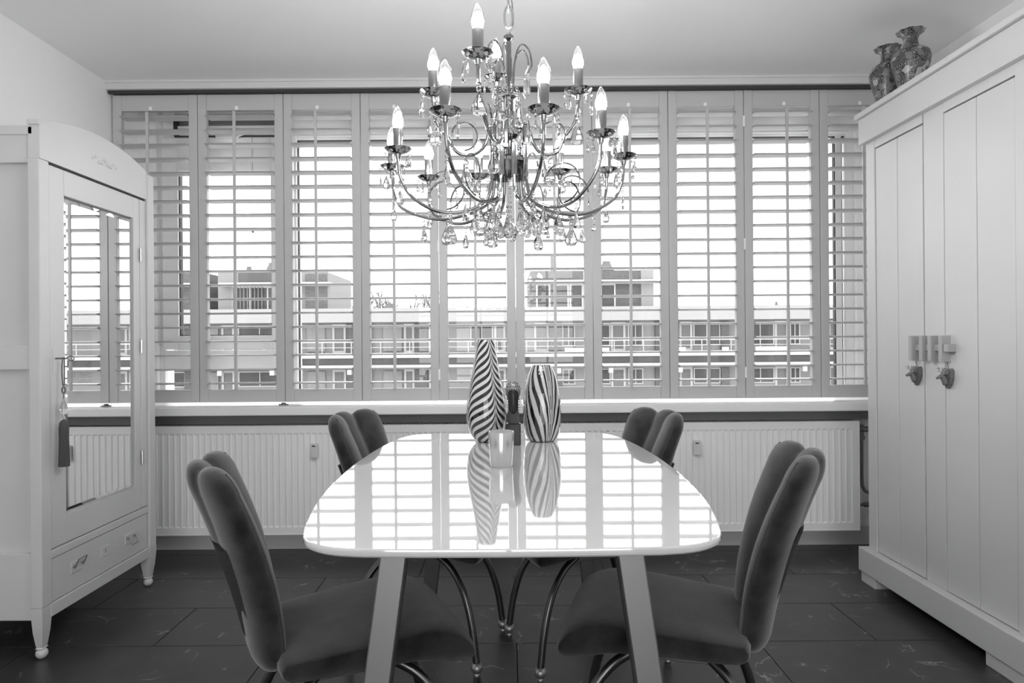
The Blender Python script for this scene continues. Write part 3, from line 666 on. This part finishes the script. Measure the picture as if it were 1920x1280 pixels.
for m in LEGS.values(): m.materials.append(MATS['chair_leg'])
BALL.materials.append(MATS['ball_steel'])
PIPES = []
for s in (-1, 1):
    pts = []
    for i in range(19):
        u = min(1, i / 15); d, w = back_dim(u); c = back_center(s, u); ph = max(0, i - 15) / 4 * 1.25
        sc = math.cos(ph) ** .8; dz = .062 * math.sin(ph)
        ex, ey = d * .42 * sc, s * (w * .905 * sc - .0012); ra = s * LROT
        pts.append((c.x - dz * .3 + ex * math.cos(ra) + ey * math.sin(ra), c.y - ex * math.sin(ra) + ey * math.cos(ra), c.z + dz))
    m_ = MB().tube(pts, .0026, 6).mesh('piping', True); m_.materials.append(MATS['velvet_seam']); PIPES.append(m_)
FRAME = MB().box(-.12, .08, -.115, .115, .362, .386, .004).mesh('seat_frame'); FRAME.materials.append(MATS['rail_metal'])
# rear shell panel
rp = MB(); rv = []; NU = 12
for i in range(NU + 1):
    u = .05 + .62 * i / NU; c = back_center(0, u); d = back_dim(u)[0]
    for j in range(-4, 5): rv.append((c.x - d + .006 + (abs(j) / 4) ** 1.5 * .024, j / 4 * (.10 + .05 * u), c.z))
n0 = len(rv); rv += [(x - .0075, y, z) for x, y, z in rv]; fs = []
for i in range(NU):
    for j in range(8):
        a = i * 9 + j; fs.append((a, a + 1, a + 10, a + 9)); fs.append((n0 + a, n0 + a + 9, n0 + a + 10, n0 + a + 1))
for i in range(NU):
    for j in (0, 8): a = i * 9 + j; fs.append((a, a + 9, n0 + a + 9, n0 + a))
for j in range(8):
    for i in (0, NU): a = i * 9 + j; fs.append((a, a + 1, n0 + a + 1, n0 + a))
RP = rp.add(rv, fs).mesh('back_shell', True, 50); RP.materials.append(MATS['back_panel'])
def chair(x, y, fx, fy, label):
    t = thing('dining_chair', (x, y, 0), label, 'chair', 'grey velvet chairs around the table', math.atan2(fy, fx))
    link('seat', seat_me, None, t); b = link('backrest', back_me, None, t); [link('piping', q, None, b) for q in PIPES]; link('seat_frame', FRAME, None, t); link('back_shell', RP, None, b)
    for f in (0, 1):
        for s in (-1, 1):
            l = link('leg', LEGS[(f, s)], None, t); link('ball_foot', BALL, None, l, ((.226 if f else -.251), .186 * s, 0))
    return t
chair(-.380, 1.722, .922, .388, 'grey velvet chair with scalloped back, nearest on the left of the table')
chair(.405, 1.775, -.965, .262, 'grey velvet chair with scalloped back, nearest on the right of the table')
chair(-.283, 2.560, .972, -.234, 'grey velvet chair with scalloped back, far left in front of the radiator')
chair(.274, 2.530, -.961, -.276, 'grey velvet chair with scalloped back, far right in front of the radiator')

# ------------------------------------------------------------------ chandelier
CX, CY = .014, 1.775
ch = thing('chandelier', (CX, CY, ZC), 'chrome and crystal chandelier with lit candle bulbs hanging above the table', 'chandelier')
def c_(x, y, z): return (x - CX, y - CY, z - ZC)
for i in range(12):
    z = 1.965 + i * .041 + .01; pts = []
    for k in range(16):
        a = 2 * PI * k / 16; w = .0105 * math.cos(a); h = .0255 * math.sin(a) + (.004 if math.sin(a) > 0 else -.004)
        pts.append(c_(CX + (w if i % 2 == 0 else 0), CY + (0 if i % 2 == 0 else w), z + .01 + h))
    MB().tube(pts, .0029, 8, True).obj('chain_link', 'satin_steel', ch, True, None)
MB().lathe([(.0005, -.055), (.012, -.052), (.03, -.035), (.055, -.018), (.06, -.002), (.06, -.0005)], 28).obj('ceiling_cup', 'chrome', ch, True, 50)
MB().tube([c_(*p) for p in smoothpath([(CX, CY, 1.94), (CX + .012, CY, 1.96), (CX + .010, CY + .005, 2.02), (CX - .006, CY + .004, 2.14), (CX + .01, CY, 2.28), (CX, CY, 2.505)])], .002, 6).obj('power_cord', 'cord', ch, True)
st = [(.0005, 1.945), (.006, 1.942), (.013, 1.934), (.012, 1.926), (.0065, 1.92), (.0065, 1.79), (.012, 1.785), (.020, 1.776), (.012, 1.768), (.010, 1.70), (.016, 1.69), (.026, 1.675), (.012, 1.66), (.012, 1.625), (.038, 1.62), (.046, 1.612), (.046, 1.604), (.030, 1.596), (.012, 1.585), (.008, 1.57), (.0005, 1.562)]
MB().lathe([(r, z - ZC) for r, z in st[::-1]], 28).obj('stem', 'chrome', ch, True, 35)
up_me = {}
def pear(L, Wd, name='pendant', n=8):
    return MB().lathe([(.0003, -L), (Wd * .34, -L * .96), (Wd * .5, -L * .78), (Wd * .47, -L * .6), (Wd * .30, -L * .32), (Wd * .12, -L * .08), (.0004, 0)], n, sy=.5).mesh(name)
def spear(L, Wd): return MB().lathe([(.0003, -L), (Wd * .5, -L * .72), (Wd * .28, -L * .06), (.0005, 0)], 6).mesh('pendant')
BIG, MID, SML, SPR = pear(.053, .034), pear(.042, .021), pear(.025, .0135), spear(.046, .014)
BEAD = MB().sphere((0, 0, 0), .0046, 6, 4).mesh('bead'); BEADB = MB().sphere((0, 0, 0), .0062, 8, 6).mesh('bead')
for m in (BIG, MID, SML, SPR, BEAD, BEADB): m.materials.append(MATS['crystal'])
BOB = MB().lathe([(.0085, -.004), (.018, -.0015), (.028, .004), (.035, .0105), (.0345, .0112), (.027, .0055), (.017, .001), (.0085, .0005)], 30, mod=lambda a, i: 1 + (.035 * abs(math.cos(5 * a)) if 2 <= i <= 5 else 0)).lathe([(.006, -.016), (.0075, -.010), (.0085, -.004)], 16).mesh('bobeche', True, 40); BOB.materials.append(MATS['chrome'])
SLV = MB().lathe([(.0128, .001), (.013, .004), (.013, .062), (.0122, .063), (.0005, .063)], 24).mesh('candle_sleeve', True, 40); SLV.materials.append(MATS['sleeve_metal'])
bp = smoothpath([(.0105, .062, 0), (.0152, .075, 0), (.0160, .085, 0), (.0135, .100, 0), (.008, .113, 0), (.003, .121, 0), (.0006, .1225, 0)], 4)
BLB = MB().lathe([(p.x, p.y) for p in bp], 24).mesh('bulb', True, None); BLB.materials.append(MATS['bulb_glass'])
FIL = MB().lathe([(.0004, .0635), (.0095, .064), (.0138, .075), (.0143, .083), (.011, .094), (.005, .102), (.0004, .105)], 12).mesh('bulb_glow', True, None); FIL.materials.append(MATS['filament'])
def hang(parent, x, y, z, kind, rot=0, beads=1, gap=.0):
    zz = z - .004
    for b in range(beads):
        link('bead', BEADB if kind is BIG else BEAD, None, parent, (x, y, zz - .004)); zz -= .0115
    o = link('pendant', kind, None, parent, (x, y, zz)); o.rotation_euler = (0, 0, rot)
    return o
lower = [(-.128, 1.495), (.087, 1.488), (.237, 1.664), (.327, 1.87), (.303, 2.02), (.1655, 2.037), (-.078, 2.083), (-.232, 2.10), (-.322, 1.967), (-.278, 1.79)]
cand = [(x, y, 1.638, 1.478, 1.645) for x, y in lower]
cand += [(-.057, 1.53, 1.778, 1.625, 1.70), (-.18, 1.75, 1.772, 1.622, 1.70), (.191, 1.75, 1.774, 1.622, 1.70), (-.020, 1.95, 1.885, 1.70, 1.73), (.030, 1.985, 1.745, 1.64, 1.70)]
rnd = random.Random(3)
for i, (x, y, zb, zd, zt) in enumerate(cand):
    d = Vector((x - CX, y - CY)); R = d.length; d.normalize(); tn = Vector((-d.y, d.x))
    P = lambda r, z, s=0: c_(CX + d.x * r + tn.x * s, CY + d.y * r + tn.y * s, z)
    r0 = .043
    lo = i < 10
    pts = [(r0, zt), (r0, zt - .05), (r0 + .003, zd + .085), (r0 + .02, zd + .03), (r0 + (R - r0) * .32, zd + .003), (r0 + (R - r0) * .6, zd + .006), (R - .035, zd + .045), (R - .006, zb - .065), (R, zb - .016)]
    arm = MB().tube(smoothpath([P(*p) for p in pts], 5), .0046, 9)
    arm.lathe([(.0046, 0), (.0075, .002), (.0075, .006), (.004, .010), (.0005, .012)], 12, P(r0, zt))
    arm = arm.obj('arm', 'chrome', ch, True, 50)
    if not lo or True:
        tl = .075 if lo else .06
        MB().lathe([(.0085, 0), (.0085, tl), (.0095, tl), (.0095, tl + .005), (.0085, tl + .006)], 14, P(r0, zt - tl - .006)).obj('column_sleeve', 'chrome', ch, True, 40)
    c = P(R, zb)
    b = link('bobeche', BOB, None, arm, c); b.rotation_euler = (0, 0, rnd.random())
    link('candle_sleeve', SLV, None, arm, c); link('bulb', BLB, None, arm, c); link('bulb_glow', FIL, None, arm, c)
    a0 = rnd.random() * 6
    for k in range(5):
        a = a0 + k * 2 * PI / 5
        hang(arm, c[0] + .0345 * math.cos(a), c[1] + .0345 * math.sin(a), c[2] + .006, SML if k % 2 else MID if k == 0 else SML, a + .8 + rnd.random(), 1 + (k % 2))
    # large pear under the arm and one at the elbow
    q = P(r0 + (R - r0) * .45, zd + .0)
    if lo:
        hang(arm, q[0], q[1], q[2] - .004, BIG if i % 3 != 1 else MID, rnd.uniform(-.5, .5), 1 + i % 2)
        q2 = P(R - .004, zb - .07); hang(arm, q2[0], q2[1], q2[2], MID, rnd.random() * 3, 2 if i % 2 else 3)
        q3 = P(.095, zd + .012); hang(arm, q3[0], q3[1], q3[2], BIG if i % 2 == 0 else MID, rnd.uniform(-.6, .6), 1 + i % 2)
        q4 = P(r0 + (R - r0) * .68, zd + .01); hang(arm, q4[0], q4[1], q4[2], MID if i % 2 == 0 else SML, rnd.uniform(-.6, .6), 2)
    else:
        hang(arm, q[0], q[1], q[2], BIG, rnd.uniform(-.4, .4), 2)
        q2 = P(R - .004, zb - .05); hang(arm, q2[0], q2[1], q2[2], BIG, rnd.uniform(-.4, .4), 2)
    # thin curl springing from the arm
    rc = .050 if lo else .036; ctr = (r0 + (R - r0) * .50, zd + .062 if lo else zd + .05)
    cp = []
    for k in range(26):
        t = -PI * .52 - (k / 25) * PI * 1.45 if i % 2 else -PI * .48 + (k / 25) * PI * 1.45
        rr = rc * (1.05 - .22 * k / 25); cp.append(P(ctr[0] + rr * math.cos(t), ctr[1] + rr * math.sin(t), (.012 if i % 2 else -.012) * k / 25))
    MB().tube(cp, .0023, 6).obj('curl_wire', 'chrome', arm, True)
    hang(arm, *cp[-1], SML, rnd.random() * 3, 1)
# sprays curling out of the stem top
for k in range(6):
    a = .25 + k * PI / 3 + (.15 if k % 2 else 0); d = Vector((math.cos(a), math.sin(a))); hh = (.075, .045, .02)[k % 3]
    pts = [(.010, 1.70), (.012, 1.80), (.018, 1.85 + hh * .4), (.034, 1.875 + hh * .55), (.054, 1.868 + hh * .5), (.062, 1.838 + hh * .4), (.052, 1.815 + hh * .4)]
    w = [c_(CX + d.x * r, CY + d.y * r, z) for r, z in pts]
    s_ = MB().tube(smoothpath(w, 6), .0023, 6).obj('spray_wire', 'chrome', ch, True)
    hang(s_, *w[-1], SPR, rnd.random(), 1)
    q = c_(CX + d.x * .025, CY + d.y * .025, 1.80); hang(s_, *q, SPR, rnd.random(), 2)
# bead strand and ball at the bottom, crystal skirt round the hub
for k in range(8): link('bead', BEAD, None, ch, c_(CX, CY, 1.553 - k * .0125))
MB().lathe([(.0004, 1.405 - ZC), (.010, 1.4085 - ZC), (.018, 1.4155 - ZC), (.0222, 1.4275 - ZC), (.018, 1.4395 - ZC), (.010, 1.4465 - ZC), (.0035, 1.452 - ZC), (.0004, 1.456 - ZC)], 12).obj('crystal_ball', 'crystal', ch)
for k in range(10):
    a = k * 2 * PI / 10 + .2; q = c_(CX + .062 * math.cos(a), CY + .062 * math.sin(a), 1.50 - .012 * (k % 3)); hang(ch, *q, BIG if k % 3 == 0 else MID, rnd.uniform(-.6, .6), 2)
for k in range(6):
    a = k * 2 * PI / 6 + .5; q = c_(CX + .03 * math.cos(a), CY + .03 * math.sin(a), 1.77); hang(ch, *q, SPR if k % 2 else MID, rnd.uniform(-.6, .6), 2)

# ------------------------------------------------------------------ outside: apartment block across the street, bare trees
struct(MB().box(-120, 120, 4.8, 160, -9.2, -9.0).obj('ground', 'ground'), 'pale street level far below the window')
DB = 40.0
def BX(px): return (px - 948) * DB / 1280
def BZ(py): return 1.144 + (638 - py) * DB / 1280
ab = thing('apartment_building', (0, DB, -9.0), 'pale concrete apartment block across the street, seen through the shutters', 'building')
def bb(m, x0, x1, y0, y1, z0, z1, name, parent=None): return MB().box(x0, x1, y0 - DB, y1 - DB, z0 + 9, z1 + 9).obj(name, m, parent or ab)
bb('ext_pale', -27, 27, DB + 1.2, DB + 9, -9, BZ(577) - .15, 'wall')
bb('ext_white', -27.2, 27.2, DB - .2, DB + 9.2, BZ(602), BZ(576), 'roof_parapet')
for k in range(3):
    zt = BZ(660) - k * 2.75
    bb('ext_bright', -27, 27, DB - .3, DB + 1.25, zt - .28, zt, 'balcony_slab')
    bb('ext_grey', -27, 27, DB + .6, DB + 1.25, zt - .70, zt - .28, 'lintel_band')
    bb('ext_bright', -27, 27, DB - .1, DB + 1.25, zt - .93, zt - .70, 'sun_screen')
    r = MB(); zz = zt + .62 + 9
    r.box(-27, 27, -.28, -.24, zz, zz + .05); r.box(-27, 27, -.28, -.24, zz - .3, zz - .27)
    x = -26
    while x < 27: r.box(x, x + .04, -.28, -.24, zt + 9, zz); x += 1.7
    r.obj('railing', 'ext_bright', ab)
def window(x0, x1, z0, z1, y, frame=.10, glassm='ext_glass', parts=1):
    m = MB(); Y = y - DB
    for b in ((x0, x1, z0, z0 + frame), (x0, x1, z1 - frame, z1), (x0, x0 + frame, z0 + frame, z1 - frame), (x1 - frame, x1, z0 + frame, z1 - frame)): m.box(b[0], b[1], Y - .08, Y + .02, b[2] + 9, b[3] + 9)
    for k in range(1, parts):
        xm = x0 + (x1 - x0) * k / parts; m.box(xm - frame * .4, xm + frame * .4, Y - .07, Y + .02, z0 + frame + 9, z1 - frame + 9)
    o = m.obj('window', 'ext_bright', ab)
    MB().box(x0 + frame, x1 - frame, Y - .03, Y - .01, z0 + frame + 9, z1 - frame + 9).obj('pane', glassm, o)
    return o
def curtain(x0, x1, z0, z1, y):
    m = MB(); n = max(6, int((x1 - x0) / .16)); vs = []
    for k in range(n + 1):
        x = x0 + (x1 - x0) * k / n; yy = y - DB - .10 - (.07 if k % 2 else 0); vs += [(x, yy, z0 + 9), (x, yy, z1 + 9), (x, y - DB + .02, z0 + 9), (x, y - DB + .02, z1 + 9)]
    fs = [(4 * k, 4 * k + 4, 4 * k + 5, 4 * k + 1) for k in range(n)] + [(4 * k + 1, 4 * k + 5, 4 * k + 7, 4 * k + 3) for k in range(n)]
    m.add(vs, fs).obj('curtained_window', 'ext_curtain', ab)
items = [('c', 345, 395), ('d', 400, 425), ('w', 432, 515), ('c', 565, 600), ('d', 614, 640), ('b', 643, 690), ('c', 712, 748), ('d', 752, 772), ('b', 773, 797), ('d', 800, 822),
         ('w', 880, 924), ('d', 926, 948), ('d', 1003, 1031), ('b', 1034, 1056), ('w', 1057, 1082), ('w', 1112, 1150), ('d', 1151, 1179), ('w', 1184, 1213), ('b', 1236, 1282), ('d', 1283, 1308), ('w', 1310, 1362),
         ('b', 1363, 1378), ('w', 1412, 1466), ('d', 1467, 1493), ('w', 1496, 1516), ('w', 1545, 1566), ('d', 1570, 1600), ('w', 250, 330), ('b', 330, 344)]
for k in range(2):
    dz = -k * 2.75 if k == 0 else BZ(690) - BZ(602); zt, zb_ = BZ(604) + dz, BZ(660) + dz
    for typ, a, b in items:
        x0, x1 = BX(a), BX(b)
        if typ == 'd': window(x0, x1, zb_, zt, DB + 1.2, .13, 'ext_grey')
        elif typ == 'w': window(x0, x1, zb_ + (.75 if k else .3), zt - .05, DB + 1.2, .07, 'ext_glass', 2)
        elif typ == 'b': bb('ext_brick', x0, x1, DB + 1.0, DB + 1.2, zb_, zt, 'brick_pier')
        else: curtain(x0, x1, zb_ + .1, zt - .1, DB + 1.2)
# white side wall seen in the lower left light
# set-back roof storeys
def penthouse(a, b, top, m, wins, label_part):
    bb(m, BX(a), BX(b), DB + 1.6, DB + 8, BZ(580), BZ(top), 'roof_storey')
    bb('ext_bright', BX(a) + .3, BX(b) + .25, DB + .9, DB + 2.0, BZ(527), BZ(523), 'canopy')
    for w0, w1, p in wins: window(BX(w0), BX(w1), BZ(578), BZ(529), DB + 1.6, .10, 'ext_glass', p)
penthouse(388, 602, 502, 'ext_pale', [(416, 520, 3), (528, 545, 1)], '')
bb('ext_dark', BX(430), BX(520), DB + 1.4, DB + 1.6, BZ(524), BZ(503), 'roof_screen'); bb('ext_brick', BX(560), BX(602), DB + 1.4, DB + 1.6, BZ(580), BZ(506), 'brick_pier')
for k in range(9): bb('ext_grey', BX(418 + k * 7), BX(420 + k * 7), DB + 1.46, DB + 1.52, BZ(577), BZ(531), 'blind_slat')
penthouse(997, 1233, 503, 'ext_brick', [(1008, 1036, 1), (1042, 1072, 1), (1073, 1100, 1), (1112, 1124, 1), (1133, 1163, 1)], '')
bb('ext_pale', BX(1212), BX(1236), DB + 1.4, DB + 2.2, BZ(580), BZ(503), 'corner_pier')
penthouse(300, 356, 500, 'ext_brick', [], '')
for px, py, w, h in ((438, 497, .30, .5), (486, 493, .55, .6), (345, 493, .4, .5), (1150, 492, .5, .5), (717, 571, .5, .45), (872, 573, .15, .2), (1488, 570, .15, .25), (1278, 593, .2, .3)):
    x = BX(px); MB().lathe([(w * .7, -.5), (w * .7, 0), (w, .02), (w * .5, h), (w * .5, h + .1), (.01, h + .12)], 10, (x, 2.5, BZ(py) + 8.9 - (.1 if h < .4 else .2))).obj('chimney', 'ext_chimney', ab, True)
bb('ext_pale', BX(1040), BX(1048), DB + 3, DB + 3.3, BZ(503), BZ(467), 'flue_pipe')
for k, (a, b) in enumerate(((1058, 1105), (1122, 1140), (1270, 1282), (1350, 1362), (1412, 1470))): bb('ext_bright', BX(a), BX(b), DB - .45, DB - .3, BZ(660), BZ(653), 'planter')
for px in (412, 510, 655, 1047, 1145, 1275, 1508): bb('ext_bright', BX(px - 4), BX(px + 4), DB - .1, DB + .3, BZ(700), BZ(691), 'balcony_lamp')
def tree(x, y, h, label, seed):
    R = random.Random(seed); m = MB()
    def grow(p, d, L, r, lev):
        q = p + d * L; m.tube([p, q], r, 4, rr=[max(r, .035), max(r * .65, .03)])
        if lev == 0: return
        for _ in range(4 if lev > 1 else 3):
            dd = (d + Vector((R.uniform(-.75, .75), R.uniform(-.75, .75), R.uniform(-.1, .55)))).normalized(); t = R.uniform(.45, 1)
            grow(p + d * L * t, dd, L * R.uniform(.55, .75), r * .55, lev - 1)
    grow(Vector((0, 0, 0)), Vector((0, 0, 1)), h * .42, .28, 5)
    tag(m.obj('bare_tree', 'bark', None, False, 40, (x, y, -9.0)), label, 'tree', 'bare trees behind the apartment block')
tree(BX(628) * 1.45, 57, 14.4, 'leafless tree behind the flat roof, leftmost of the three', 1)
tree(BX(712) * 1.85, 73, 15.6, 'leafless tree behind the flat roof, beside the small rooftop chimney', 2)
tree(BX(778) * 1.45, 57, 14.2, 'leafless tree behind the flat roof, nearest the middle of the window', 5)
